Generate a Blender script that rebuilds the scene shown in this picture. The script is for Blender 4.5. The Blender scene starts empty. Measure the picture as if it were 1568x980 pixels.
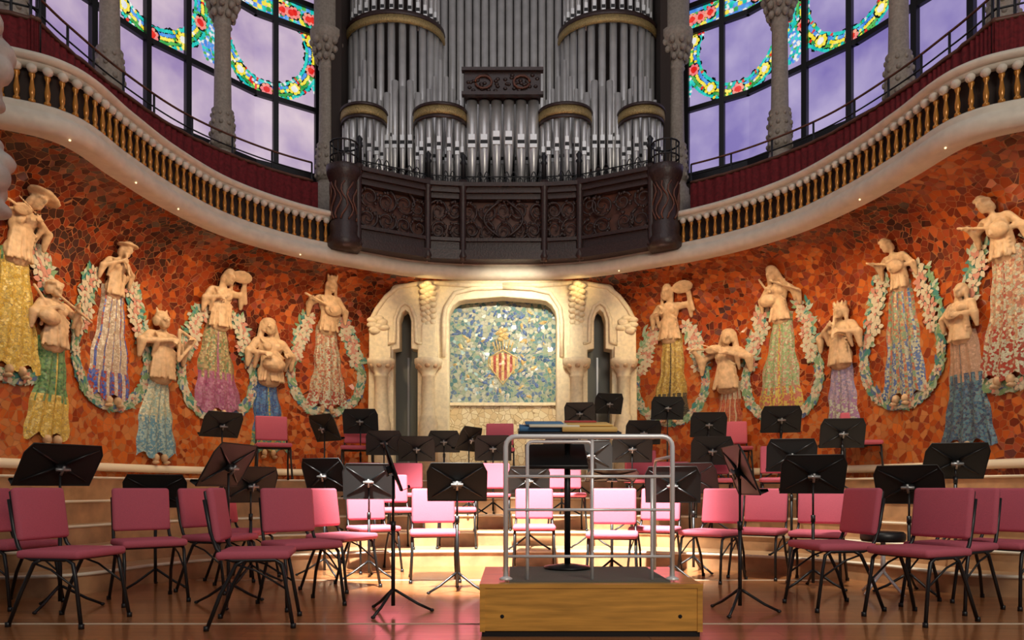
import bpy, bmesh, math, random
from mathutils import Vector, Matrix
random.seed(7)
F=1127.0; CX=784.0; HY=750.0; CH=0.86
R=random.random
def U(a,b): return a+(b-a)*random.random()
def zat(py,d): return CH+(HY-py)*d/F
def xat(px,d): return (px-CX)*d/F
def A(x,y,z): return (x+0.32-0.04*y,y,z)      # room axis -> world (hall axis is a little oblique)

# ---------------------------------------------------------------- materials
def nodemat(name):
    m=bpy.data.materials.new(name); m.use_nodes=True
    nt=m.node_tree; b=nt.nodes['Principled BSDF']
    return m,nt,b
def mat(name,col,rough=.5,metal=0,bump=0,bscale=30,var=0,coat=0,dist=.01):
    m,nt,b=nodemat(name)
    b.inputs['Base Color'].default_value=(*col,1); b.inputs['Roughness'].default_value=rough
    b.inputs['Metallic'].default_value=metal
    if coat: b.inputs['Coat Weight'].default_value=coat
    if bump or var:
        tc=nt.nodes.new('ShaderNodeTexCoord'); n=nt.nodes.new('ShaderNodeTexNoise')
        n.inputs['Scale'].default_value=bscale; n.inputs['Detail'].default_value=5
        nt.links.new(tc.outputs['Object'],n.inputs['Vector'])
        if bump:
            bp=nt.nodes.new('ShaderNodeBump'); bp.inputs['Strength'].default_value=bump; bp.inputs['Distance'].default_value=dist
            nt.links.new(n.outputs['Fac'],bp.inputs['Height']); nt.links.new(bp.outputs['Normal'],b.inputs['Normal'])
        if var:
            r=nt.nodes.new('ShaderNodeValToRGB')
            r.color_ramp.elements[0].position=.3; r.color_ramp.elements[1].position=.7
            r.color_ramp.elements[0].color=(*[c*(1-var) for c in col],1)
            r.color_ramp.elements[1].color=(*[min(1,c*(1+var)) for c in col],1)
            nt.links.new(n.outputs['Fac'],r.inputs['Fac']); nt.links.new(r.outputs['Color'],b.inputs['Base Color'])
    return m
def mosaic(name,cols,scale=14,grout=(.1,.03,.02),gw=.03,rough=.35,big=None,bump=.5,metal=0,zgrad=None,sm=None):
    """broken-tile (trencadis) material"""
    m,nt,b=nodemat(name); L=nt.links
    tc=nt.nodes.new('ShaderNodeTexCoord')
    src=tc.outputs['Object']
    v=nt.nodes.new('ShaderNodeTexVoronoi'); v.inputs['Scale'].default_value=scale
    e=nt.nodes.new('ShaderNodeTexVoronoi'); e.feature='DISTANCE_TO_EDGE'; e.inputs['Scale'].default_value=scale
    L.new(src,v.inputs['Vector']); L.new(src,e.inputs['Vector'])
    sp=nt.nodes.new('ShaderNodeSeparateColor'); L.new(v.outputs['Color'],sp.inputs['Color'])
    fac=sp.outputs['Red']
    if big:
        n=nt.nodes.new('ShaderNodeTexNoise'); n.inputs['Scale'].default_value=big; n.inputs['Detail'].default_value=2
        L.new(src,n.inputs['Vector'])
        ma=nt.nodes.new('ShaderNodeMath'); ma.operation='MULTIPLY_ADD'; ma.inputs[1].default_value=.6
        mb=nt.nodes.new('ShaderNodeMath'); mb.operation='MULTIPLY_ADD'; mb.inputs[1].default_value=1.3; mb.inputs[2].default_value=-.42
        L.new(n.outputs['Fac'],mb.inputs[0]); L.new(fac,ma.inputs[0]); L.new(mb.outputs[0],ma.inputs[2]); fac=ma.outputs[0]
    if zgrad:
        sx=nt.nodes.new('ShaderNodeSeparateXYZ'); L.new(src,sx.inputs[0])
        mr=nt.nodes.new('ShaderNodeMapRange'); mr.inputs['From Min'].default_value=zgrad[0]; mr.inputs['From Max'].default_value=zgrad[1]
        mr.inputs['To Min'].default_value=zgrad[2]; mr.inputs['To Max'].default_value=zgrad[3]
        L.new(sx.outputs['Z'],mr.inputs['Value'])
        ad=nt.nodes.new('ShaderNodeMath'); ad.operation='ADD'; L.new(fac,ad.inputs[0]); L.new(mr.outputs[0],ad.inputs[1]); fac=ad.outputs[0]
    r=nt.nodes.new('ShaderNodeValToRGB'); r.color_ramp.interpolation='CONSTANT'
    els=r.color_ramp.elements
    while len(els)<len(cols): els.new(.5)
    for i,c in enumerate(cols):
        els[i].position=i/len(cols); els[i].color=(*c,1)
    L.new(fac,r.inputs['Fac'])
    st=nt.nodes.new('ShaderNodeMath'); st.operation='GREATER_THAN'; st.inputs[1].default_value=gw
    L.new(e.outputs['Distance'],st.inputs[0])
    mx=nt.nodes.new('ShaderNodeMix'); mx.data_type='RGBA'
    L.new(st.outputs[0],mx.inputs['Factor']); mx.inputs['A'].default_value=(*grout,1); L.new(r.outputs['Color'],mx.inputs['B'])
    L.new(mx.outputs['Result'],b.inputs['Base Color'])
    bp=nt.nodes.new('ShaderNodeBump'); bp.inputs['Strength'].default_value=bump; bp.inputs['Distance'].default_value=.02
    vm=nt.nodes.new('ShaderNodeVectorMath'); vm.operation='SUBTRACT'
    L.new(src,vm.inputs[0]); L.new(v.outputs['Position'],vm.inputs[1])
    vc=nt.nodes.new('ShaderNodeVectorMath'); vc.operation='SUBTRACT'; vc.inputs[1].default_value=(.5,.5,.5); L.new(v.outputs['Color'],vc.inputs[0])
    vd=nt.nodes.new('ShaderNodeVectorMath'); vd.operation='DOT_PRODUCT'; L.new(vm.outputs[0],vd.inputs[0]); L.new(vc.outputs[0],vd.inputs[1])
    mm=nt.nodes.new('ShaderNodeMath'); mm.operation='MULTIPLY_ADD'; mm.inputs[1].default_value=scale*1.4
    L.new(vd.outputs['Value'],mm.inputs[0]); L.new(st.outputs[0],mm.inputs[2])
    L.new(mm.outputs[0],bp.inputs['Height']); L.new(bp.outputs['Normal'],b.inputs['Normal'])
    b.inputs['Roughness'].default_value=rough; b.inputs['Metallic'].default_value=metal
    return m
def glass(name,c1,c2,strength,scale=1.5):
    m,nt,b=nodemat(name); L=nt.links
    tc=nt.nodes.new('ShaderNodeTexCoord'); n=nt.nodes.new('ShaderNodeTexNoise'); n.inputs['Scale'].default_value=scale; n.inputs['Detail'].default_value=4
    L.new(tc.outputs['Object'],n.inputs['Vector'])
    r=nt.nodes.new('ShaderNodeValToRGB'); r.color_ramp.elements[0].position=.35; r.color_ramp.elements[1].position=.68
    r.color_ramp.elements[0].color=(*c1,1); r.color_ramp.elements[1].color=(*c2,1)
    L.new(n.outputs['Fac'],r.inputs['Fac']); L.new(r.outputs['Color'],b.inputs['Emission Color']); b.inputs['Emission Strength'].default_value=strength  # emission stands in for daylight coming through the panes
    b.inputs['Base Color'].default_value=(*[c*.2 for c in c1],1); b.inputs['Roughness'].default_value=.2
    return m
def woodmat(name,c1,c2,rough,sx=1.2,sy=9,coat=0.0,rot=0):
    m,nt,b=nodemat(name); L=nt.links
    tc=nt.nodes.new('ShaderNodeTexCoord'); mp=nt.nodes.new('ShaderNodeMapping')
    mp.inputs['Rotation'].default_value=(0,0,rot)
    br=nt.nodes.new('ShaderNodeTexBrick'); br.inputs['Scale'].default_value=1; br.inputs['Brick Width'].default_value=sx; br.inputs['Row Height'].default_value=1/sy
    br.inputs['Mortar Size'].default_value=.0025; br.inputs['Color1'].default_value=(*c1,1); br.inputs['Color2'].default_value=(*c2,1)
    br.inputs['Mortar'].default_value=(*[c*.3 for c in c1],1)
    n=nt.nodes.new('ShaderNodeTexNoise'); n.inputs['Scale'].default_value=3; n.inputs['Detail'].default_value=6
    m2=nt.nodes.new('ShaderNodeMapping'); m2.inputs['Scale'].default_value=(1,12,12)
    L.new(tc.outputs['Object'],mp.inputs['Vector']); L.new(mp.outputs[0],br.inputs['Vector']); L.new(mp.outputs[0],m2.inputs['Vector']); L.new(m2.outputs[0],n.inputs['Vector'])
    mx=nt.nodes.new('ShaderNodeMix'); mx.data_type='RGBA'; mx.blend_type='MULTIPLY'; mx.inputs['Factor'].default_value=.6
    r=nt.nodes.new('ShaderNodeValToRGB'); r.color_ramp.elements[0].color=(.5,.5,.5,1); r.color_ramp.elements[1].color=(1.3,1.3,1.3,1)
    r.color_ramp.elements[0].position=.3;r.color_ramp.elements[1].position=.7
    L.new(n.outputs['Fac'],r.inputs['Fac']); L.new(br.outputs['Color'],mx.inputs['A']); L.new(r.outputs['Color'],mx.inputs['B'])
    L.new(mx.outputs['Result'],b.inputs['Base Color']); b.inputs['Roughness'].default_value=rough; b.inputs['Coat Weight'].default_value=coat
    b.inputs['Coat Roughness'].default_value=.12
    return m

M={}
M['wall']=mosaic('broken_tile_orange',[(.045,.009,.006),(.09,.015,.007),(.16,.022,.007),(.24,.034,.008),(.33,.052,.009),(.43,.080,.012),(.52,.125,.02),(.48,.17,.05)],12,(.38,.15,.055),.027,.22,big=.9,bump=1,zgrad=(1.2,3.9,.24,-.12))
M['stone']=mat('cream_stone',(.80,.68,.46),.6,bump=.35,bscale=18,var=.12)
M['sculpt']=mat('carved_stone',(.60,.40,.23),.5,bump=.6,bscale=14,var=.22,dist=.02)
M['white']=mat('cornice_plaster',(.66,.60,.50),.5,bump=.15,bscale=10,var=.08)
M['grime']=mat('grey_plaster',(.42,.39,.36),.7,bump=.4,bscale=10,var=.2)
M['col']=mat('gallery_column_stone',(.31,.26,.21),.6,bump=.5,bscale=30,var=.2)
M['gold']=mat('amber_baluster',(.50,.21,.035),.2,metal=.25)
M['goldband']=mat('gilt_band',(.42,.30,.12),.4,metal=.4,bump=1,bscale=60,var=.4)
M['darkwood']=mat('dark_carved_wood',(.036,.018,.015),.4,bump=.4,bscale=40,var=.3)
M['darkwood2']=mat('dark_wood_panel',(.12,.042,.024),.5,var=.3,bscale=8)
M['pipe']=mat('organ_pipe_tin',(.66,.65,.63),.36,metal=.6,var=.12,bscale=5)
M['pipedark']=mat('pipe_mouth_shadow',(.02,.02,.022),.6)
M['pipelip']=mat('pipe_lip_bright',(.82,.82,.80),.3,metal=.4)
M['iron']=mat('wrought_iron',(.02,.02,.022),.45,metal=.4)
M['red']=mat('red_velvet',(.15,.008,.012),.9,bump=.3,bscale=25,var=.35)
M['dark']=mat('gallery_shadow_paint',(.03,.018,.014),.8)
M['floor']=woodmat('stage_floor_boards',(.40,.16,.055),(.30,.115,.04),.28,1.6,9,coat=.45)
M['riser']=woodmat('riser_boards',(.60,.38,.21),(.48,.29,.15),.3,1.2,7,coat=.3)
M['riserface']=mat('riser_front_wood',(.42,.23,.11),.35,var=.25,bscale=6)
M['nosing']=mat('pale_step_nosing',(.78,.68,.52),.35)
M['podium']=woodmat('podium_oak',(.74,.36,.065),(.70,.34,.06),.3,3,3,coat=.2)
M['carpet']=mat('podium_grey_carpet',(.15,.145,.12),.95,bump=.5,bscale=200)
M['hole']=mat('dark_void',(.01,.01,.01),.9)
M['steel']=mat('brushed_steel',(.92,.92,.92),.3,metal=.3)
M['fabric']=mat('rose_fabric',(.56,.115,.165),.9,bump=.3,bscale=260,var=.10)
M['black']=mat('black_metal',(.010,.010,.011),.4)
M['blackdesk']=mat('black_desk_enamel',(.010,.011,.011),.55)
M['grey']=mat('bracket_grey',(.3,.3,.3),.35,metal=.5)
M['paper']=mat('score_paper',(.85,.78,.6),.7)
M['cov1']=mat('score_cover_blue',(.08,.22,.42),.6)
M['cov2']=mat('score_cover_yellow',(.80,.52,.16),.6)
M['cov3']=mat('score_cover_red',(.5,.06,.05),.6)
M['door']=mat('grey_green_door',(.11,.115,.095),.5)
M['crest']=mosaic('blue_green_mosaic',[(.05,.12,.22),(.16,.30,.26),(.30,.38,.26),(.10,.22,.24),(.46,.48,.36),(.14,.22,.34),(.34,.42,.32),(.56,.58,.48)],17,(.38,.40,.32),.04,.14,big=1.8,bump=.9)
M['creamtile']=mosaic('cream_tile',[(.78,.64,.38),(.82,.70,.46),(.72,.55,.30)],11,(.42,.28,.13),.03,.3)
gl=[glass('lavender_glass',(.36,.26,.50),(.80,.64,.72),.86,1.0), glass('violet_glass',(.24,.19,.50),(.52,.44,.70),.86,1.0)]
gc={'teal':glass('teal_glass',(.0,.42,.38),(.05,.66,.56),1.05,8),'yel':glass('yellow_glass',(.80,.62,.02),(.9,.8,.15),1.05,8),
 'grn':glass('green_glass',(.02,.28,.06),(.12,.50,.10),1,8),'redg':glass('red_glass',(.65,.01,.01),(.85,.05,.03),1,8),
 'blue':glass('blue_glass',(.04,.18,.64),(.15,.45,.85),1,8),'wht':glass('white_glass',(.65,.70,.75),(.9,.86,.75),1,8),'pink':glass('pink_glass',(.8,.15,.20),(.9,.40,.25),1,8)}
lm,nt,b=nodemat('lamp_glow'); b.inputs['Emission Color'].default_value=(1,.72,.38,1); b.inputs['Emission Strength'].default_value=1.6; M['lamp']=lm

# ---------------------------------------------------------------- mesh builder
class MB:
    def __init__(s): s.v=[];s.f=[];s.m=[];s.sm=[];s.mats=[]
    def mi(s,k):
        mt=M[k] if isinstance(k,str) else k
        if mt not in s.mats: s.mats.append(mt)
        return s.mats.index(mt)
    def add(s,vs,fs,k,sm=False):
        o=len(s.v); i=s.mi(k)
        s.v+= [tuple(v) for v in vs]
        for f in fs: s.f.append(tuple(o+a for a in f)); s.m.append(i); s.sm.append(sm)
    def box(s,c,sz,k,mt=None):
        hx,hy,hz=sz[0]/2,sz[1]/2,sz[2]/2
        vs=[Vector((x,y,z)) for z in(-hz,hz) for y in(-hy,hy) for x in(-hx,hx)]
        if mt is not None: vs=[mt@v for v in vs]
        c=Vector(c); vs=[v+c for v in vs]
        s.add(vs,[(0,2,3,1),(4,5,7,6),(0,1,5,4),(2,6,7,3),(0,4,6,2),(1,3,7,5)],k)
    def rbox(s,sz,k,mt,r=.02,seg=3):
        bm=bmesh.new(); bmesh.ops.create_cube(bm,size=1)
        for v in bm.verts: v.co=Vector((v.co.x*sz[0],v.co.y*sz[1],v.co.z*sz[2]))
        bmesh.ops.bevel(bm,geom=bm.edges[:],offset=r,segments=seg,profile=.5,affect='EDGES')
        bm.verts.index_update()
        s.add([mt@v.co for v in bm.verts],[[v.index for v in f.verts] for f in bm.faces],k,True); bm.free()
    def path(s,pts,r,k,n=8,closed=False):
        pts=[Vector(p) for p in pts]; N=len(pts); vs=[];fs=[]
        rr=r if isinstance(r,(list,tuple)) else [r]*N
        prev=None
        for i,p in enumerate(pts):
            if closed: t=pts[(i+1)%N]-pts[i-1]
            else: t=pts[min(i+1,N-1)]-pts[max(i-1,0)]
            if t.length<1e-9: t=Vector((0,0,1))
            t.normalize()
            if prev is None:
                a=Vector((0,0,1)) if abs(t.z)<.9 else Vector((1,0,0))
                u=t.cross(a).normalized()
            else:
                u=(prev-t*prev.dot(t))
                if u.length<1e-6: u=t.cross(Vector((0.3,.2,1)))
                u.normalize()
            prev=u; w=t.cross(u)
            for j in range(n):
                an=2*math.pi*j/n; vs.append(p+(u*math.cos(an)+w*math.sin(an))*rr[i])
        for i in range(N if closed else N-1):
            a=i*n;b2=((i+1)%N)*n
            for j in range(n): fs.append((a+j,a+(j+1)%n,b2+(j+1)%n,b2+j))
        if not closed: fs+= [tuple(range(n))[::-1],tuple((N-1)*n+j for j in range(n))]
        s.add(vs,fs,k,True)
    def lathe(s,prof,o,k,n=16,sm=True,a0=0,a1=2*math.pi):
        vs=[];fs=[];full=abs(a1-a0-2*math.pi)<1e-6; nn=n if full else n+1
        for r,z in prof:
            for j in range(nn):
                an=a0+(a1-a0)*j/n; vs.append((o[0]+r*math.cos(an),o[1]+r*math.sin(an),o[2]+z))
        for i in range(len(prof)-1):
            for j in range(n):
                j2=(j+1)%nn if full else j+1
                fs.append((i*nn+j,i*nn+j2,(i+1)*nn+j2,(i+1)*nn+j))
        if full: fs+=[tuple(range(nn))[::-1],tuple((len(prof)-1)*nn+j for j in range(nn))]
        s.add(vs,fs,k,sm)
    def ell(s,c,r,k,n=10,mt=None):
        vs=[];fs=[];h=max(5,n//2+1)
        c=Vector(c)
        for i in range(h+1):
            ph=math.pi*i/h
            for j in range(n):
                an=2*math.pi*j/n
                v=Vector((r[0]*math.sin(ph)*math.cos(an),r[1]*math.sin(ph)*math.sin(an),r[2]*math.cos(ph)))
                if mt is not None: v=mt@v
                vs.append(v+c)
        for i in range(h):
            for j in range(n): fs.append((i*n+j,(i+1)*n+j,(i+1)*n+(j+1)%n,i*n+(j+1)%n))
        s.add(vs,fs,k,True)
    def strip(s,rows,k,sm=True):
        n=len(rows[0]); vs=[p for r in rows for p in r]; fs=[]
        for i in range(len(rows)-1):
            for j in range(n-1): fs.append((i*n+j,i*n+j+1,(i+1)*n+j+1,(i+1)*n+j))
        s.add(vs,fs,k,sm)
    def mesh(s,name,loc=(0,0,0)):
        me=bpy.data.meshes.new(name); l=Vector(loc)
        me.from_pydata([tuple(Vector(v)-l) for v in s.v],[],s.f)
        for mt in s.mats: me.materials.append(mt)
        me.polygons.foreach_set('material_index',s.m); me.polygons.foreach_set('use_smooth',s.sm); me.update()
        return me
    def build(s,name,loc=(0,0,0),rz=0,parent=None):
        ob=bpy.data.objects.new(name,s.mesh(name,loc)); ob.location=loc; ob.rotation_euler=(0,0,rz)
        bpy.context.scene.collection.objects.link(ob)
        if parent: ob.parent=parent
        return ob
def place(me,name,loc,rz):
    ob=bpy.data.objects.new(name,me); ob.location=loc; ob.rotation_euler=(0,0,rz); bpy.context.scene.collection.objects.link(ob); return ob

# ---------------------------------------------------------------- plan curves
Wc=[(0,12.3),(1.3,12.25),(2.3,11.95),(3.4,11.2),(4.3,10.1),(4.8,8.9),(5.0,7.9),(5.25,7.2),(5.9,6.8),(6.9,6.5)]
Bc=[(0,11.5),(1.2,11.33),(2.1,10.85),(2.95,10.25),(3.6,9.45),(3.93,8.55),(4.08,7.75),(4.2,6.98),(4.7,6.62),(5.9,6.2)]
def mirror(c): return [(-x,y) for x,y in c[:0:-1]]+c
def cr(c,n=12):
    out=[]; N=len(c)
    for i in range(N-1):
        p0=c[max(i-1,0)];p1=c[i];p2=c[i+1];p3=c[min(i+2,N-1)]
        for k in range(n):
            t=k/n
            out.append(tuple(.5*((2*p1[a])+(-p0[a]+p2[a])*t+(2*p0[a]-5*p1[a]+4*p2[a]-p3[a])*t*t+(-p0[a]+3*p1[a]-3*p2[a]+p3[a])*t**3) for a in (0,1)))
    out.append(c[-1]); return out
WW=cr(mirror(Wc)); BB=cr(mirror(Bc)); NP=len(WW)
def toW(p): return (p[0]+.32-.04*p[1],p[1])
WW=[toW(p) for p in WW]; BB=[toW(p) for p in BB]
S=[0]
for i in range(1,NP): S.append(S[-1]+math.dist(WW[i],WW[i-1]))
mid=S[NP//2]; S=[s-mid for s in S]
def normal(C,i):
    a=C[max(i-1,0)];b=C[min(i+1,len(C)-1)]
    t=Vector((b[0]-a[0],b[1]-a[1])).normalized(); return Vector((t.y,-t.x))  # toward the stage
def cove(z):
    t=max(0,min(1,(z-3.25)/.93)); return 1-math.sqrt(max(0,1-t*t))
WN=[normal(WW,i) for i in range(NP)]; BN=[normal(BB,i) for i in range(NP)]
def wallpt(s,z,off=0):
    s=max(S[0],min(S[-1],s))
    lo=0
    while lo<NP-2 and S[lo+1]<s: lo+=1
    f=(s-S[lo])/(S[lo+1]-S[lo])
    w=Vector(WW[lo]).lerp(Vector(WW[lo+1]),f); b2=Vector(BB[lo]).lerp(Vector(BB[lo+1]),f); n=WN[lo].lerp(WN[lo+1],f)
    p=w.lerp(b2,cove(z))+n*off
    return Vector((p.x,p.y,z))
def wall_s(px,z):
    best=None
    for i in range(400):
        s=S[0]+(S[-1]-S[0])*i/399; p=wallpt(s,z,.1)
        e=abs(CX+F*p.x/p.y-px)
        if best is None or e<best[0]: best=(e,s,p.y)
    return best[1],best[2]

# ---------------------------------------------------------------- mosaic wall
mb=MB(); Z0=1.15
zs=[Z0,2,2.8,3.25]+[3.25+.93*math.sin(math.pi/2*k/10) for k in range(1,11)]
rows=[]
for z in zs:
    c=cove(z); rows.append([(*Vector(WW[i]).lerp(Vector(BB[i]),c),z) for i in range(NP)])
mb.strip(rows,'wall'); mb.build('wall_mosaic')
def sweep(mb,C,N,prof,k,i0=0,i1=None,sm=True):
    i1=i1 or len(C); rows=[]
    for n,z in prof: rows.append([(C[i][0]+N[i].x*n,C[i][1]+N[i].y*n,z) for i in range(i0,i1)])
    mb.strip(rows,k,sm)
mb=MB(); sweep(mb,WW,WN,[(0,1.0),(0.0,Z0-.06)],M['wall']); mb.build('wall_lower')
mb=MB(); sweep(mb,WW,WN,[(0,Z0-.07),(.05,Z0-.07),(.07,Z0-.03),(.05,Z0+.02),(0,Z0+.03)],'nosing'); mb.build('trim_wall_base')

# ---------------------------------------------------------------- floor and tiers
mb=MB(); mb.box((0,8.2,-.05),(18,10.0,.1),'floor'); mb.build('floor')
mb=MB(); mb.box((0,3.17,-.42),(18,.05,.84),'riserface'); mb.build('trim_stage_front')
mb=MB(); mb.box((0,.2,-.88),(18,6,.08),'floor'); mb.build('floor_hall')
tiers=[(.70,.452,.17),(.77,.562,.34),(.83,.671,.52),(.89,.753,.75),(.94,.836,1.0)]
Tc=[]
mb=MB(); zp=0
for rx,ry,z in tiers:
    T=[toW((x*rx,5+(y-5)*ry)) for x,y in cr(mirror(Wc))]
    Tc.append((T,z))
    mb.strip([[(*T[i],z) for i in range(NP)],[(*WW[i],z) for i in range(NP)]],'riser',False)
    mb.strip([[(*T[i],zp) for i in range(NP)],[(*T[i],z) for i in range(NP)]],'riserface')
    TN=[normal(T,i) for i in range(NP)]
    sweep(mb,T,TN,[(-.05,z+.005),(.02,z+.005),(.025,z-.012),(0,z-.022)],'nosing')
    zp=z
mb.build('stage_risers')
def inside(T,x,y):
    poly=T+[(T[-1][0],-50),(T[0][0],-50)]; c=False; j=len(poly)-1
    for i in range(len(poly)):
        xi,yi=poly[i];xj,yj=poly[j]
        if (yi>y)!=(yj>y) and x<(xj-xi)*(y-yi)/(yj-yi)+xi: c=not c
        j=i
    return c
def tz(x,y):
    z=0
    for T,h in Tc:
        if not inside(T,x,y): z=h
    return z
placed=[]
def settle(px,d,r=.29,gap=.5):
    """nearest depth along the same sight where the whole footprint stands on one tread"""
    for gp in (gap,gap*.75,0):
        for k in range(0,13):
            for sg in(1,-1):
                dd=d+sg*k*.06; x=xat(px,dd); z=tz(x,dd)
                if k and abs(z-tz(xat(px,d),d))>.2: continue
                if any(math.dist((x,dd),p[:2])<gp*(1 if p[2]>.25 else .75) for p in placed): continue
                if all(abs(tz(x+a,dd+b2)-z)<.01 for a in(-r,r) for b2 in(-r,r)):
                    placed.append((x,dd,r)); return x,dd,z
    x=xat(px,d); placed.append((x,d,r)); return x,d,max(tz(x+a,d+b2) for a in(-r,r) for b2 in(-r,r))
mb=MB(); mb.box((0,4.72,.002),(9,.014,.004),'nosing'); mb.box((0,7.0,.002),(6.0,.012,.004),'nosing'); mb.build('trim_floor_inlay')

# ---------------------------------------------------------------- balcony
mb=MB()
sweep(mb,BB,BN,[(-.25,4.17),(.03,4.15),(.07,4.19),(.085,4.26),(.06,4.31),(.03,4.34),(.05,4.37),(.03,4.40),(-.25,4.40)],'white')
mb.build('balcony_cornice')
VV=[(2.62,13.2),(4.1,12.2),(5.2,10.8),(5.95,9.2),(6.5,7.6),(6.9,6.2)]
mb=MB()
rowsA=[(*BB[i],4.39) for i in range(NP)]
rowsB=[(BB[i][0]-BN[i].x*2.6,BB[i][1]-BN[i].y*2.6,4.39) for i in range(NP)]
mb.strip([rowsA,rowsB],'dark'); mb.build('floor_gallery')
for side in(-1,1):
    idx=[i for i in range(NP) if (BB[i][0]-.32+.04*BB[i][1])*side>2.42]
    i0,i1=idx[0],idx[-1]+1
    mb=MB()
    sweep(mb,BB,BN,[(-.07,4.775),(.05,4.775),(.085,4.80),(.085,4.83),(.05,4.855),(-.07,4.86),(-.07,4.775)],'white',i0,i1)
    sweep(mb,BB,BN,[(-.05,4.735),(.02,4.735),(.03,4.775)],'white',i0,i1)
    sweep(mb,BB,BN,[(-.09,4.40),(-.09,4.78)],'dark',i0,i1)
    acc=0; k=0
    for i in range(i0,i1-1):
        a=Vector(BB[i]);b2=Vector(BB[i+1]); Lg=(b2-a).length; pos=0
        while acc+Lg-pos>=.118:
            pos+=.118-acc; acc=0; p=a.lerp(b2,pos/Lg); n=BN[i]; o=(p.x+n.x*.01,p.y+n.y*.01,4.40)
            k+=1
            mb.lathe([(.030,0),(.030,.025),(.017,.04),(.024,.08),(.026,.12),(.017,.18),(.014,.22),(.027,.25),(.027,.27)],o,'gold',8)
            mb.ell((o[0]+n.x*.025,o[1]+n.y*.025,4.705),(.046,.046,.042),'white',8)
        acc+=Lg-pos
    mb.build('balcony_balustrade')
    mb=MB(); top=[];bot=[]; pts1=[];pts2=[]
    for i in range(i0,i1-1):
        for q in range(6):
            p=Vector(BB[i]).lerp(Vector(BB[i+1]),q/6); n=BN[i].lerp(BN[i+1],q/6)
            x=(i*6+q)
            f=-.62+.012*math.sin(x*.9+2*math.sin(x*.13))*(.4+.6*abs(math.sin(x*.05)))
            top.append((p.x+n.x*f,p.y+n.y*f,5.5)); bot.append((p.x+n.x*f,p.y+n.y*f,4.4))
            if q==0:
                pts1.append((p.x-n.x*.66,p.y-n.y*.66,5.64)); pts2.append((p.x-n.x*.66,p.y-n.y*.66,5.80))
    mb.strip([bot,top],'red')
    mb.path(pts1,.010,'iron',6); mb.path(pts2,.014,'darkwood2',6)
    for j in range(0,len(pts1),6): mb.path([(pts1[j][0],pts1[j][1],5.2),pts2[j]],.014,'iron',6)
    mb.path([(t[0],t[1],5.51) for t in top[::6]],.025,'darkwood2',6)
    mb.build('velvet_parapet')

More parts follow.
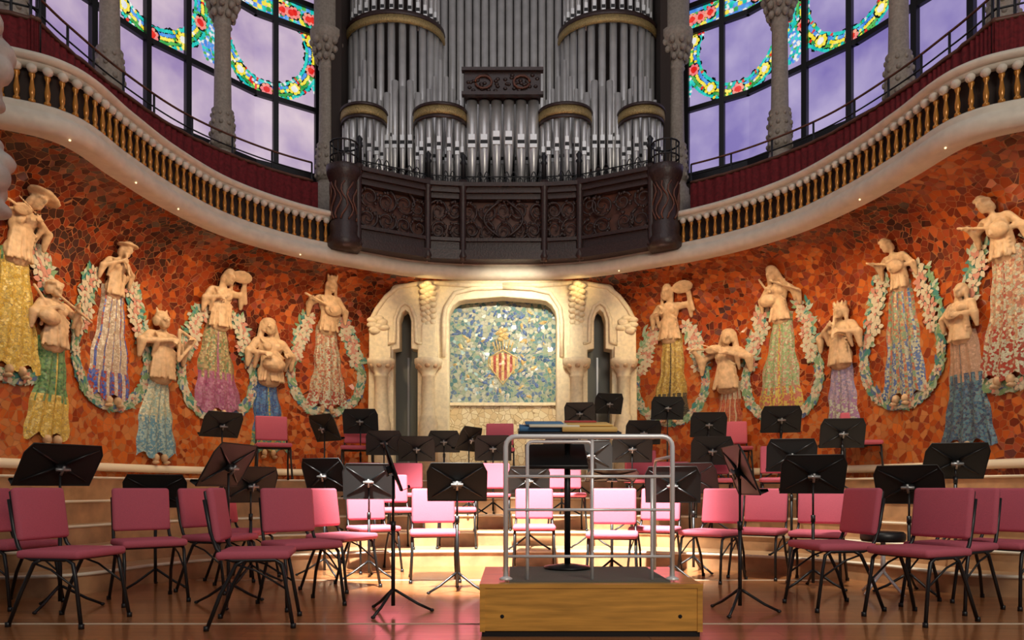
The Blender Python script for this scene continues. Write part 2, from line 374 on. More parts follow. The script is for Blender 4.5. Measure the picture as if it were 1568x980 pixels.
# ---------------------------------------------------------------- windows
for side in(-1,1):
    P=[Vector(toW((side*x,y))) for x,y in VV]; g=MB()
    gmat=gl[0] if side<0 else gl[1]
    zb,zt=6.25,10.2
    wallm=MB()
    for a,b2 in zip(P[:-1],P[1:]):
        g.add([(*a,zb),(*b2,zb),(*b2,zt),(*a,zt)],[(0,1,2,3)],gmat)
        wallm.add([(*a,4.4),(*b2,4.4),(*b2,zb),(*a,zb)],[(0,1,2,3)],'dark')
    wallm.build('wall_gallery_left' if side<0 else 'wall_gallery_right')
    cum=[0]
    for a,b2 in zip(P[:-1],P[1:]): cum.append(cum[-1]+(b2-a).length)
    def at(s):
        s=max(0,min(cum[-1]-1e-4,s)); i=0
        while cum[i+1]<s: i+=1
        f=(s-cum[i])/(cum[i+1]-cum[i]); p=P[i].lerp(P[i+1],f); t=(P[i+1]-P[i]).normalized()
        n=Vector((t.y,-t.x)); 
        if n.dot(Vector((0,8))-p)<0: n=-n
        return p,t,n
    def spx(px):
        return min((abs(CX+F*at(k*.02)[0].x/at(k*.02)[0].y-px),k*.02) for k in range(int(cum[-1]/.02)))[1]
    bars=[484,420,285,222,140,60] if side<0 else [1052,1107,1235,1303,1405,1490]
    for s in [spx(p) for p in bars]:
        p,t,n=at(s); mt=Matrix(((t.x,n.x,0),(t.y,n.y,0),(0,0,1)))
        g.box((p.x+n.x*.04,p.y+n.y*.04,(zb+zt)/2),(.085,.08,zt-zb),'iron',mt)
    for z,h in((zb,.14),(7.42,.08),(8.75,.09),(9.2,.09)):
        for k in range(len(P)-1):
            a,b2=P[k],P[k+1]; c=(a+b2)/2; t=(b2-a).normalized(); _,_,n=at((cum[k]+cum[k+1])/2)
            g.box((c.x+n.x*.04,c.y+n.y*.04,z),((b2-a).length+.03,.07,h),'iron',Matrix(((t.x,n.x,0),(t.y,n.y,0),(0,0,1))))
    def piece(s,z,r,k,off=.015,n=6,asp=1):
        p,t,nn=at(s); a0=R()*6
        vs=[]
        for j in range(n):
            an=a0+2*math.pi*j/n; rr=r*U(.8,1.15)
            vs.append((p.x+t.x*rr*math.cos(an)+nn.x*off,p.y+t.y*rr*math.cos(an)+nn.y*off,z+rr*math.sin(an)))
        g.add(vs,[tuple(range(n))],gc[k] if k in gc else M[k])
    def flower(s,z,c):
        piece(s,z,.115,'iron',.017,10)
        for j in range(7): piece(s+.072*math.cos(j*.9),z+.072*math.sin(j*.9),.036,'pink' if c=='redg' else 'yel',.02)
        piece(s,z,.058,c,.024,8)
    wre=[spx(p) for p in ([408,232,60] if side<0 else [1130,1305,1480])]
    for sc in wre:
        cz=8.35; Rr=.80
        for k in range(300):
            an=2*math.pi*k/300; rr=Rr+U(-.13,.13)
            piece(sc+rr*math.cos(an),cz+rr*math.sin(an),.05,'iron',.010)
        for k in range(130):
            an=2*math.pi*k/130
            for q in range(5):
                rr=Rr+(q-2)*.056+U(-.008,.008)
                col=['teal','blue','yel','grn','teal'][q] if R()<.72 else random.choice(['yel','teal','grn','redg','wht'])
                piece(sc+rr*math.cos(an),cz+rr*math.sin(an),.030,col,.013+.001*q)
        for k in range(10):
            an=2*math.pi*(k+.5)/10; flower(sc+Rr*math.cos(an),cz+Rr*math.sin(an),'redg' if k%2 else 'wht')
    for sc in [(wre[0]+wre[1])/2,(wre[1]+wre[2])/2,wre[0]-.98]:
        if sc<.05: continue
        for k in range(70):
            z=7.6+k*.038; s0=sc+.08*math.sin(k*.28)
            for q in(-1.5,-.5,.5,1.5): piece(s0+q*.055+U(-.01,.01),z,.03,random.choice(['teal','teal','blue','blue','grn','wht']),.013+.001*q)
    s=.1
    while s<cum[-1]-.2:
        for z in(8.83,8.90,8.98,9.06,9.13): piece(s,z,.046,random.choice(['blue','teal','wht','blue','yel','grn']),.012)
        if R()<.2: flower(s,8.98,'redg')
        s+=.075
    g.build('window_1' if side<0 else 'window_2')
mb=MB()
a=A(-2.62,13.2,0);b2=A(2.62,13.2,0)
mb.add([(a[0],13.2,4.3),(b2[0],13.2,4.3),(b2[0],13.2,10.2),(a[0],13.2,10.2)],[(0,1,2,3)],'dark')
mb.build('wall_back')

def column(px,d):
    mb=MB(); o=(xat(px,d),d,0)
    mb.lathe([(.22,4.39),(.22,5.62),(.20,5.66),(.20,5.74),(.165,5.78),(.15,5.84),(.165,5.88)],o,'col',20)
    mb.lathe([(.165,5.86),(.172,6.0),(.165,6.3),(.15,6.42),(.16,6.46),(.125,6.5),(.118,7.0),(.112,7.68),(.135,7.71),(.115,7.75),(.13,7.9),(.19,8.02),(.24,8.15),(.26,8.2),(.26,8.3),(.2,8.34),(.2,10.2)],o,'col',20)
    for k in range(9):
        an=k*2*math.pi/9
        for z,r,q in((5.95,.165,.035),(6.1,.165,.035),(6.25,.16,.035),(6.38,.15,.03),(7.86,.15,.05),(7.98,.19,.05),(8.1,.22,.055)):
            a2=an+(z*7%1)
            mb.ell((o[0]+r*math.cos(a2),o[1]+r*math.sin(a2),z),(q,q,q*1.2),'col',6)
    mb.build('gallery_column',loc=(o[0],o[1],4.39))
for px,d in((168,9.4),(341,10.9),(500,12.0),(1036,12.0),(1194,10.9),(1376,9.5),(20,8.3),(1535,8.4)): column(px,d)

# ---------------------------------------------------------------- organ
def yB(x):
    x=abs(x)
    for (x0,y0),(x1,y1) in zip(Bc[:-1],Bc[1:]):
        if x<=x1: return y0+(y1-y0)*(x-x0)/(x1-x0)
    return 9
org=bpy.data.objects.new('pipe_organ',None); bpy.context.scene.collection.objects.link(org)
pm=MB()
def pipe(x,y,z0,zm,zt,r):
    o=A(x,y,0)
    pm.lathe([(r*.3,z0),(r*.95,zm-.06),(r*.95,zm),(r,zm+.04),(r,zt),(r*.85,zt+.005)],o,'pipe',12)
    pm.box((o[0],o[1]-r*.9,zm+.025),(r*1.25,r*.35,.05),'pipedark')
    pm.box((o[0],o[1]-r*.93,zm-.035),(r*1.3,r*.3,.06),'pipelip'); pm.box((o[0],o[1]-r*.93,zm+.10),(r*1.15,r*.28,.09),'pipelip')
for i in range(6):
    x=-.49+i*.196; pipe(x,11.75,5.45,6.35+.05*(i in(2,3)),7.05,.088)
for i in range(15):
    x=-.98+i*.14; pipe(x,12.65,5.4,6.5,10.2,.064)
for side in(-1,1):
    for i in range(13):
        an=math.pi*(i+.5)/13; x=side*1.80+.74*math.cos(an); y=12.5-.55*math.sin(an)
        pipe(x,y,5.4,6.45+.12*math.sin(an),8.5,.062)
    for i in range(15):
        an=math.pi*(i+.5)/15; x=side*1.80+.72*math.cos(an); y=12.5-.5*math.sin(an)
        pipe(x,y,8.4,8.7,10.2,.045)
    for i in range(5):
        x=side*(1.36+.125*i); pipe(x,11.88,5.4,6.42,7.15+[.1,.3,.2,.3,.1][i],.055)
    for cx,w in((1.0,.36),(2.22,.30)):
        for i in range(7):
            an=math.pi*(i+.5)/7; x=side*cx+w*math.cos(an); y=11.8-.28*math.sin(an)
            pipe(x,y,5.4,6.15+.08*math.sin(an),6.8,.048)
        for i in range(9):
            f=(i-4)/4; x=side*cx+(w+.02)*f
            pipe(x,11.9-.06*(1-abs(f)),5.4,6.2,6.98+.78*(1-abs(f)**.8),.034)
pm.build('pipes',parent=org)
cm=MB()
def arcband(cx,w,dep,y0,z0,z1,k,ro=.03):
    n=16; rows=[]
    for dr,z in [(0,z0),(ro,z0),(ro*1.3,z0+(z1-z0)*.3),(ro,z1),(0,z1)]:
        rows.append([A(cx+(w+dr)*math.cos(math.pi*i/n),y0-(dep+dr)*math.sin(math.pi*i/n),z) for i in range(n+1)])
    cm.strip(rows,k)
for side in(-1,1):
    arcband(side*1.80,.81,.63,12.5,8.40,8.52,'goldband'); arcband(side*1.80,.81,.63,12.5,8.52,8.60,'darkwood')
    for cx,w in((1.0,.41),(2.22,.35)):
        arcband(side*cx,w,.34,11.8,6.72,6.85,'goldband',.02); arcband(side*cx,w,.34,11.8,6.85,6.90,'darkwood',.03); arcband(side*cx,w,.34,11.8,6.66,6.72,'darkwood',.015)
        arcband(side*cx,w,.33,11.8,5.35,5.6,'darkwood')
    arcband(side*1.80,.80,.62,12.5,6.02,6.06,'darkwood')
o=A(0,11.7,7.25); cm.box(o,(1.2,.3,.36),'darkwood')
cm.box((o[0],o[1]-.16,7.44),(1.28,.1,.05),'darkwood'); cm.box((o[0],o[1]-.16,7.06),(1.28,.1,.05),'darkwood')
for s2 in(-1,1): cm.path([(o[0]+s2*(.3+.13*math.cos(t*.6)),o[1]-.17,7.25+.1*math.sin(t*.6)) for t in range(11)],.02,'darkwood2',6)
for k in range(40): cm.ell((o[0]+U(-.55,.55),o[1]-.155,7.25+U(-.13,.13)),(.035,.02,.025),'darkwood',6)
cm.box(A(0,11.9,5.3),(4.9,.5,.35),'darkwood')
cm.build('case',parent=org)
pp=MB(); posts=[-2.12,-1.15,-.62,.62,1.15,2.12]
zb,zt=4.36,5.50
def pw(u0,u1,f,off,z):
    x0,y0=u0,yB(u0)-.12; x1,y1=u1,yB(u1)-.12
    x=x0+(x1-x0)*f;y=y0+(y1-y0)*f
    t=Vector((x1-x0,y1-y0)).normalized(); n=Vector((t.y,-t.x))
    return A(x+n.x*off,y+n.y*off,z)
def slab(u0,u1,z0,z1,off0,off1,k):
    v=[pw(u0,u1,0,off0,z0),pw(u0,u1,1,off0,z0),pw(u0,u1,1,off0,z1),pw(u0,u1,0,off0,z1),pw(u0,u1,0,off1,z0),pw(u0,u1,1,off1,z0),pw(u0,u1,1,off1,z1),pw(u0,u1,0,off1,z1)]
    pp.add(v,[(0,1,2,3),(7,6,5,4),(0,4,5,1),(3,2,6,7),(0,3,7,4),(1,5,6,2)],k)
for u0,u1 in zip(posts[:-1],posts[1:]):
    slab(u0,u1,zb,zt,-.14,-.08,'darkwood2')
    slab(u0,u1,zb,4.50,-.1,.12,'darkwood'); slab(u0,u1,4.50,4.66,-.1,.06,'darkwood'); slab(u0,u1,4.64,4.69,-.1,.1,'darkwood')
    slab(u0,u1,5.30,5.38,-.1,.05,'darkwood'); slab(u0,u1,5.38,5.46,-.1,.1,'darkwood'); slab(u0,u1,5.46,5.52,-.12,.15,'darkwood')
    Lw=u1-u0; n=max(2,round(Lw/.24))
    for i in range(n):
        for j in range(2):
            f=(i+.5)/n+U(-.15,.15)/n; cz=4.84+j*.29+U(-.03,.03); sg=1 if R()<.5 else -1; ph=U(0,6); sc=U(.8,1.25)
            pts=[]
            for q in range(22):
                th=q*.5; rr=(.02+.0055*q)*sc
                pts.append(pw(u0,u1,max(.01,min(.99,f+sg*rr*math.cos(th+ph)/Lw)),.005+.012*math.sin(q*.3),max(4.68,min(5.31,cz+rr*math.sin(th+ph)*1.15))))
            pp.path(pts,[.010+.0005*q for q in range(22)],'darkwood',6)
            for q in range(6):
                th=U(0,6.3); c=pw(u0,u1,max(.03,min(.97,f+.11*math.cos(th)/Lw)),.01,cz+.13*math.sin(th)); pp.ell(c,(.035,.02,.022),'darkwood',6,Matrix.Rotation(U(0,3),3,'Y'))
    if Lw>1.1:
        for sg in(-1,1):
            pp.path([pw(u0,u1,.5+sg*(.04+.2*math.sin(q/12*3.1)),.03,4.72+.55*q/12) for q in range(13)],.02,'darkwood',6)
    for i in range(int(Lw/.1)):
        f=(i+.5)/int(Lw/.1)
        pp.path([pw(u0,u1,f,.0,5.52),pw(u0,u1,f,.0,5.66)],.008,'iron',5)
        pp.path([pw(u0,u1,f+.035*math.cos(q*.7)/Lw,0,5.60+.04*math.sin(q*.7)) for q in range(9)],.008,'iron',5,closed=True)
        if (i//2)%2: pp.path([pw(u0,u1,f+(-.04+.08*q/6)/Lw,0,5.66+.08*math.sin(q/6*3.14)) for q in range(7)],.008,'iron',5)
    pp.path([pw(u0,u1,f/8,0,5.66) for f in range(9)],.01,'iron',5)
for u in posts:
    c=A(u,yB(u)-.2,0)
    pp.lathe([(.05,4.34),(.075,4.40),(.05,4.48),(.055,5.4),(.075,5.46),(.07,5.56)],c,'darkwood',12)
    pp.lathe([(.04,5.56),(.035,5.85),(.055,5.88),(.03,5.92),(.05,5.98),(.01,6.03)],(c[0],c[1]+.1,0),'iron',10)
for s2 in(-1,1):
    c=A(s2*2.32,yB(2.32)-.05,0)
    pp.lathe([(.20,4.30),(.25,4.36),(.25,4.46),(.21,4.52),(.22,4.66),(.19,4.72),(.19,5.26),(.22,5.32),(.25,5.40),(.26,5.50),(.2,5.53)],c,'darkwood',20)
    for k in range(14):
        an=k*2*math.pi/14
        pp.path([(c[0]+.2*math.cos(an+.25*math.sin(q+k)),c[1]+.2*math.sin(an+.25*math.sin(q+k)),4.72+.54*q/8) for q in range(9)],.014,'darkwood2',5)
        pp.path([(c[0]+.2*math.cos(an),c[1]+.2*math.sin(an),5.53),(c[0]+.2*math.cos(an),c[1]+.2*math.sin(an),5.85)],.01,'iron',5)
    for zz in (5.85,5.65): pp.path([(c[0]+.2*math.cos(k*.449),c[1]+.2*math.sin(k*.449),zz) for k in range(14)],.013,'iron',5,closed=True)
pp.build('carved_parapet',parent=org)
mb=MB()
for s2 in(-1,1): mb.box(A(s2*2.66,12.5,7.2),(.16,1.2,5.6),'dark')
mb.build('wall_organ_piers')

# ---------------------------------------------------------------- central portal
por=bpy.data.objects.new('stone_portal',None); bpy.context.scene.collection.objects.link(por)
def curve2d(name,splines,extr,loc,mt,bev=.015):
    cu=bpy.data.curves.new(name,'CURVE'); cu.dimensions='2D'; cu.fill_mode='BOTH'; cu.extrude=extr; cu.bevel_depth=bev
    for sp in splines:
        s=cu.splines.new('POLY'); s.points.add(len(sp)-1)
        for p,q in zip(s.points,sp): p.co=(q[0],q[1],0,1)
        s.use_cyclic_u=True
    ob=bpy.data.objects.new(name,cu); ob.location=loc; ob.rotation_euler=(math.pi/2,0,0); cu.materials.append(mt)
    bpy.context.scene.collection.objects.link(ob); ob.parent=por; return ob
PX=A(0,11.7,0)[0]
right=[(2.1,1.0),(2.1,2.0),(2.08,3.45),(2.02,3.62),(1.86,3.82),(1.72,4.05),(1.6,4.14)]
outer=right+[(-x,z) for x,z in right[::-1]]
holeC=[(-.87,1.02),(-.87,3.55)]+[(-.87+.27*(1-math.cos(a)),3.55+.32*math.sin(a)) for a in (.4,.8,1.2,1.57)]+[(0,3.92)]
holeC=holeC+[(-x,z) for x,z in holeC[-2::-1]]
def sidehole(sg):
    pts=[(1.32,1.02),(1.32,3.08),(1.42,3.10),(1.42,3.52),(1.46,3.66),(1.53,3.72),(1.60,3.66),(1.64,3.52),(1.64,3.10),(1.74,3.08),(1.74,1.02)]
    return [(sg*x,z) for x,z in pts]
curve2d('portal_face',[outer,holeC,sidehole(1),sidehole(-1)],.12,(PX,11.72,0),M['stone'],.02)
pb=MB()
def PA(x,y,z): return (PX+x,y,z)
pb.box(PA(0,12.0,2.9),(1.86,.06,2.6),'crest')
pb.box(PA(0,11.93,1.55),(1.86,.1,1.35),'creamtile'); pb.box(PA(0,11.9,2.24),(1.86,.14,.05),'stone')
for s2 in(-1,1):
    pb.box(PA(s2*1.53,11.98,2.5),(.6,.05,3.0),'door'); pb.box(PA(s2*1.53,11.94,2.0),(.03,.03,2),'grey')
    for xc in(1.16,1.90):
        o=PA(s2*xc,11.52,0)
        pb.lathe([(.15,1.0),(.15,1.9),(.13,1.95),(.13,2.0),(.12,2.02),(.105,2.04),(.10,2.62),(.12,2.64),(.10,2.66),(.15,2.74),(.2,2.80),(.22,2.84),(.22,2.9),(.17,2.92)],o,'stone',16)
        for k in range(8):
            an=k*.785; pb.ell((o[0]+.16*math.cos(an),o[1]+.16*math.sin(an),2.79),(.05,.05,.045),'sculpt',8)
        pb.box((o[0],o[1]+.08,3.0 if xc<1.5 else 2.98),(.30,.24,.24),'stone')
        pb.box((o[0],o[1]+.1,3.25),(.2,.16,.4),'stone')
    for k in range(26):
        t=k/25; pb.ell(PA(s2*(1.17+.08*math.sin(k*2.1)),11.50+.12*t,4.08-.72*t),(.085-.035*t,.08-.04*t,.045),'stone',8)
    for k in range(9):
        t=k/8; pb.ell(PA(s2*(1.95+.10*math.sin(k*1.9)),11.55,3.55-.2*t),(.09,.07,.05),'stone',8)
    pb.path([PA(s2*x,11.56,z) for x,z in [(0.93,2.95),(.93,3.5),(.90,3.72),(.75,3.95),(.45,4.02),(0,4.04)]],.035,'stone',8)
    pb.path([PA(s2*x,11.56,z) for x,z in [(1.27,3.15),(1.36,3.18),(1.37,3.55),(1.44,3.74),(1.53,3.80),(1.62,3.74),(1.69,3.55),(1.70,3.18),(1.8,3.15)]],.03,'stone',8)
    pb.path([PA(s2*x,11.58,z) for x,z in [(2.08,3.5),(1.98,3.7),(1.83,3.9),(1.65,4.05),(1.35,4.1),(1.15,4.12),(.6,4.08),(0,4.08)]],.04,'stone',8)
Mc=dict(y=mosaic('crest_gold',[(.65,.45,.15),(.75,.58,.25)],30,(.3,.2,.1),.03),r=mosaic('crest_red',[(.45,.06,.04),(.36,.05,.03)],30,(.3,.2,.1),.03),b=mosaic('crest_blue',[(.05,.12,.35),(.08,.18,.45)],30,(.3,.3,.3),.03),w=mosaic('crest_white',[(.7,.7,.6),(.6,.62,.5)],30,(.3,.3,.3),.03))
cz=2.88; yy=11.95
for i in range(9):
    x0=-.20+i*.4/9; x1=x0+.4/9
    h0=.28*(1-abs(x0)/.22);h1=.28*(1-abs(x1)/.22)
    pb.add([PA(x0,yy,cz-h0),PA(x1,yy,cz-h1),PA(x1,yy,cz+.12+h1*.35),PA(x0,yy,cz+.12+h0*.35)],[(0,1,2,3)],Mc['y' if i%2==0 else 'r'])
pb.path([PA(x,11.95,z) for x,z in[(0,cz-.31),(.23,cz),(.23,cz+.12),(0,cz+.25),(-.23,cz+.12),(-.23,cz)]],.014,Mc['y'],6,closed=True)
for k in range(170):
    th=U(0,6.28); rr=U(.28,.85); x=rr*math.cos(th); z=3.1+rr*math.sin(th)
    if abs(x)<.8 and 2.35<z<3.8: pb.ell(PA(x,11.968,z),(U(.03,.07),.010,U(.015,.03)),random.choice([Mc['w'],Mc['w'],Mc['b'],Mc['y']]) if z<3.35 or x>-.1 else Mc['b'],7,Matrix.Rotation(U(0,3),3,'Y'))
for k in range(7): pb.path([PA(-.12+.04*k,11.95,cz+.24),PA((-.12+.04*k)*1.4,11.95,cz+.38+.04*(k%2))],.011,Mc['y'],6)
for k in range(12): pb.ell(PA(.05*math.cos(k),11.95,cz+.50+.08*math.sin(k*1.7)),(.05,.012,.03),Mc['y'],7)
pb.build('portal_details',parent=por)

# ---------------------------------------------------------------- muses
poses={
 'flute':dict(e=((-.30,.14,.50),(.30,.14,.48)),h=((-.05,.30,.66),(.10,.32,.52)),inst=[('t',(0,.24,.80),(.06,.40,.40),.022)]),
 'lute':dict(e=((-.34,.10,.52),(.32,.12,.44)),h=((-.36,.26,.60),(.04,.30,.42)),inst=[('e',(.06,.26,.44),(.17,.07,.13)),('t',(.06,.28,.46),(-.46,.28,.66),.025)]),
 'violin':dict(e=((-.36,.14,.52),(.34,.14,.50)),h=((-.42,.30,.66),(.05,.34,.60)),inst=[('e',(-.14,.26,.68),(.13,.05,.08)),('t',(-.14,.27,.68),(-.48,.33,.72),.02),('t',(.10,.36,.60),(-.30,.36,.78),.012)]),
 'tamb':dict(e=((-.28,.14,.48),(.36,.06,.66)),h=((-.10,.30,.52),(.34,.12,.92)),inst=[('e',(.24,.16,.93),(.19,.05,.10)),('t',(.42,.1,.55),(.30,.12,.95),.04)]),
 'harp':dict(e=((-.32,.12,.52),(.33,.12,.50)),h=((.02,.30,.58),(.30,.30,.62)),inst=[('t',(.14,.26,.30),(.14,.28,.76),.026),('t',(.14,.28,.76),(.40,.28,.66),.026),('t',(.40,.28,.66),(.14,.26,.30),.026),('t',(.22,.27,.72),(.20,.27,.42),.009),('t',(.31,.27,.69),(.29,.27,.54),.009)]),
 'drum':dict(e=((-.30,.12,.46),(.30,.12,.46)),h=((-.14,.34,.42),(.14,.34,.42)),inst=[('e',(0,.24,.28),(.16,.14,.13))]),
 'pipe':dict(e=((-.32,.12,.46),(.36,.12,.50)),h=((-.08,.28,.58),(.22,.30,.68)),inst=[('e',(-.16,.22,.42),(.16,.10,.12)),('t',(-.05,.26,.76),(.45,.28,.50),.022),('t',(-.1,.2,.5),(-.3,.1,.85),.022)]),
 'sing':dict(e=((-.28,.16,.44),(.28,.16,.44)),h=((-.06,.30,.50),(.07,.30,.46)),inst=[('e',(0,.3,.44),(.13,.03,.07))]),
}
def caps(mb,a,b2,r0,r1):
    a=Vector(a);b2=Vector(b2); mb.path([a.lerp(b2,t) for t in(0,.33,.66,1)],[r0+(r1-r0)*t for t in(0,.33,.66,1)],'sculpt',8)
    mb.ell(a,(r0,r0,r0),'sculpt',8); mb.ell(b2,(r1,r1,r1),'sculpt',8)
def bust(parent,s0,zb0,T,N,s,pose,hat,turn,seed):
    rnd=random.Random(seed); mb=MB(); P=poses[pose]
    E=lambda c,r,mt=None: mb.ell(Vector(c)*s,[q*s for q in r],'sculpt',12,mt)
    C=lambda a,b2,r0,r1: caps(mb,Vector(a)*s,Vector(b2)*s,r0*s,r1*s)
    E((0,.10,.55),(.175,.125,.19)); E((0,.09,.36),(.135,.11,.2)); E((0,.08,.14),(.18,.13,.20)); E((0,.07,.02),(.16,.1,.1))
    E((-.075,.19,.56),(.065,.06,.07)); E((.075,.19,.56),(.065,.06,.07)); C((-.16,.09,.65),(.16,.09,.65),.068,.068); C((0,.10,.66),(0,.14,.80),.046,.042)
    hx=.03*turn; c=(hx,.17,.865)
    E(c,(.076,.10,.122)); E((hx+.02*turn,.225,.79),(.045,.045,.05)); E((hx+.03*turn,.288,.85),(.018,.035,.036)); E((hx,.25,.90),(.058,.032,.02)); E((hx+.02*turn,.272,.806),(.028,.018,.010))
    for q in(-1,1): E((hx+q*.035+.02*turn,.258,.870),(.016,.012,.009)); E((hx+q*.078,.17,.86),(.015,.025,.03))
    E((hx,.13,.915),(.092,.11,.105))
    for q in(-1,1):
        E((hx+q*.076,.12,.85),(.038,.07,.08))
        if hat in('hair','crown'): C((hx+q*.08,.12,.82),(hx+q*.10,.14,.64),.034,.024)
    E((hx,.03,.88),(.07,.07,.07))
    if hat=='hat': E((hx,.15,.965),(.20,.19,.035)); E((hx,.14,.99),(.10,.10,.05))
    if hat=='wide': E((hx+.05,.13,.95),(.25,.2,.05),Matrix.Rotation(.25,3,'Y')); E((hx+.03,.12,.99),(.12,.1,.05))
    if hat=='crown':
        for k in range(9): a=k*.7; C((hx+.08*math.cos(a),.15+.08*math.sin(a),.96),(hx+.09*math.cos(a),.15+.09*math.sin(a),1.02),.022,.014)
    if hat=='veil': 
        for q in(-1,1): C((hx+q*.07,.1,.93),(q*.15,.05,.6),.05,.045)
        E((hx,.11,.96),(.10,.12,.07))
    if hat=='wreath':
        for k in range(12): a=k*.53; E((hx+.09*math.cos(a),.15+.1*math.sin(a),.94),(.028,.03,.026))
    if hat=='horn':
        for q in(-1,1): C((hx+q*.05,.13,.96),(hx+q*.08,.13,1.04),.035,.012)
    for k,q in((0,-1),(1,1)):
        e=P['e'][k];h=P['h'][k]
        C((q*.18,.09,.64),e,.068,.055); C(e,h,.054,.030)
        C((e[0],e[1],e[2]),(e[0]*1.05,e[1]*.7,e[2]-.22),.07,.03); C(((e[0]+h[0])/2,(e[1]+h[1])/2,(e[2]+h[2])/2),((e[0]+h[0])/2,e[1]*.8,(e[2]+h[2])/2-.22),.048,.022)
        hv=Vector(h); d=(hv-Vector(e)).normalized(); E(h,(.038,.032,.038))
        sdv=d.cross(Vector((0,1,.2))).normalized()
        for f in range(4):
            b0=hv+sdv*(f-1.5)*.022+d*.03; C(b0,b0+d*(.048-.005*abs(f-1.5))+Vector((0,.015,-.014)),.011,.009)
        C(hv-sdv*.032,hv-sdv*.06+d*.03+Vector((0,.02,0)),.012,.010)
    for k in range(11):
        a=-1.3+2.6*k/10; x0=.14*math.sin(a);y0=.085+.12*math.cos(a); x1=.18*math.sin(a)+rnd.uniform(-.03,.03)
        C((x0*.9,y0-.002,.52-rnd.uniform(0,.12)),(x1,.085+.14*math.cos(a),.02),.014,.022)
    for k in range(5): C((-.16+.02*k,.185,.66-.03*k),(.15,.205-.01*k,.40-.06*k),.017,.019)
    for it in P['inst']:
        if it[0]=='t': C(it[1],it[2],it[3],it[3])
        else: E(it[1],it[2])
    base=wallpt(s0,zb0,0); nv=[]
    for v in mb.v:
        w0=wallpt(s0,min(4.1,zb0+v[2]),0); nv.append((w0.x+T.x*v[0]*1.20+N.x*(v[1]*.9+.01),w0.y+T.y*v[0]*1.20+N.y*(v[1]*.9+.01),zb0+v[2]))
    mb.v=nv
    ob=mb.build('carved_torso',loc=tuple(base),parent=parent)
    md=ob.modifiers.new('rm','REMESH'); md.mode='VOXEL'; md.voxel_size=.0105; md.use_smooth_shade=True
    sm=ob.modifiers.new('sm','SMOOTH'); sm.factor=.35; sm.iterations=1
pal={
 'green':([(.12,.28,.10),(.18,.34,.14),(.06,.18,.08)],[(.60,.40,.06),(.68,.50,.12)]),
 'whiteblue':([(.56,.46,.36),(.62,.54,.42),(.48,.36,.26)],[(.04,.08,.42),(.08,.15,.50),(.38,.05,.04)]),
 'cream':([(.55,.55,.38),(.62,.62,.46),(.32,.44,.38)],[(.10,.28,.40),(.32,.48,.48)]),
 'brown':([(.30,.19,.09),(.38,.28,.14),(.14,.22,.09),(.48,.40,.2)],[(.34,.08,.20),(.42,.16,.28)]),
 'blue':([(.03,.13,.38),(.08,.22,.44),(.03,.08,.26)],[(.45,.34,.08),(.07,.26,.22)]),
 'redcream':([(.54,.32,.19),(.60,.48,.32),(.44,.15,.09),(.45,.46,.34)],[(.52,.54,.42),(.38,.05,.03)]),
 'gold':([(.48,.31,.05),(.38,.24,.06),(.58,.44,.14)],[(.03,.03,.025),(.08,.06,.03)]),
 'stripe':([(.62,.50,.34),(.54,.42,.28)],[(.40,.07,.03),(.48,.13,.05)]),
 'greenpink':([(.22,.38,.17),(.34,.44,.22),(.48,.28,.20),(.50,.50,.34)],[(.58,.44,.08),(.48,.14,.10)]),
 'mauve':([(.36,.26,.40),(.44,.34,.44),(.24,.22,.38)],[(.48,.50,.42),(.34,.18,.36)]),
 'plaid':([(.46,.34,.17),(.40,.12,.06),(.17,.30,.18)],[(.06,.14,.38),(.44,.46,.36)]),
 'slate':([(.48,.29,.20),(.40,.24,.16)],[(.04,.11,.20),(.10,.22,.27),(.04,.07,.13)]),
}
PM={k:(mosaic('dress_'+k,a,38,(.24,.18,.11),.03,.4),mosaic('dress_trim_'+k,b2,38,(.24,.19,.12),.03,.4)) for k,(a,b2) in pal.items()}
MU=[(32,290,395,560,'violin','wide','green',.32,.0),
 (88,427,530,668,'pipe','wreath','green',.30,.55),
 (178,372,450,608,'flute','hat','whiteblue',.36,.75),
 (248,477,580,697,'harp','horn','cream',.36,.5),
 (338,418,500,628,'tamb','hair','brown',.42,.55),
 (412,490,585,690,'drum','veil','blue',.32,.7),
 (503,438,508,622,'lute','crown','redcream',.34,.8),
 (1026,447,520,636,'tamb','hair','gold',.30,.7),
 (1110,506,596,672,'violin','veil','stripe',.26,.3),
 (1194,416,490,632,'pipe','veil','greenpink',.38,.7),
 (1283,464,558,664,'flute','crown','mauve',.28,.5),
 (1372,366,440,605,'lute','wreath','plaid',.34,.5),
 (1466,432,520,678,'sing','hair','slate',.34,.35),
 (1532,298,392,575,'lute','wreath','redcream',.34,.6)]
upper=[0,2,4,6,7,9,11,13]
GM=[mat('leaf_white',(.46,.48,.38),.4),mat('leaf_sage',(.18,.31,.16),.4),mat('leaf_teal',(.05,.22,.20),.4),mat('leaf_pale',(.30,.40,.28),.4),mat('petal_pink',(.54,.24,.18),.4),mat('leaf_blue',(.09,.14,.28),.4),mat('petal_cream',(.58,.50,.36),.4)]
gar=MB()
def leaf(s,z,l,w,an,mtl,off):
    vs=[wallpt(s+u*math.cos(an)-v*math.sin(an),z+u*math.sin(an)+v*math.cos(an),off) for u,v in((-l,0),(-l*.3,w),(l*.4,w*.8),(l,0),(l*.4,-w*.8),(-l*.3,-w))]
    gar.add(vs,[tuple(range(6))],mtl)
def gflower(s,z,r=.06):
    for j in range(6): leaf(s+r*math.cos(j*1.047),z+r*math.sin(j*1.047),r*.7,r*.45,j*1.047,GM[6] if R()<.75 else GM[4],.03+.001*j)
    leaf(s,z,r*.35,r*.3,0,GM[4],.04)
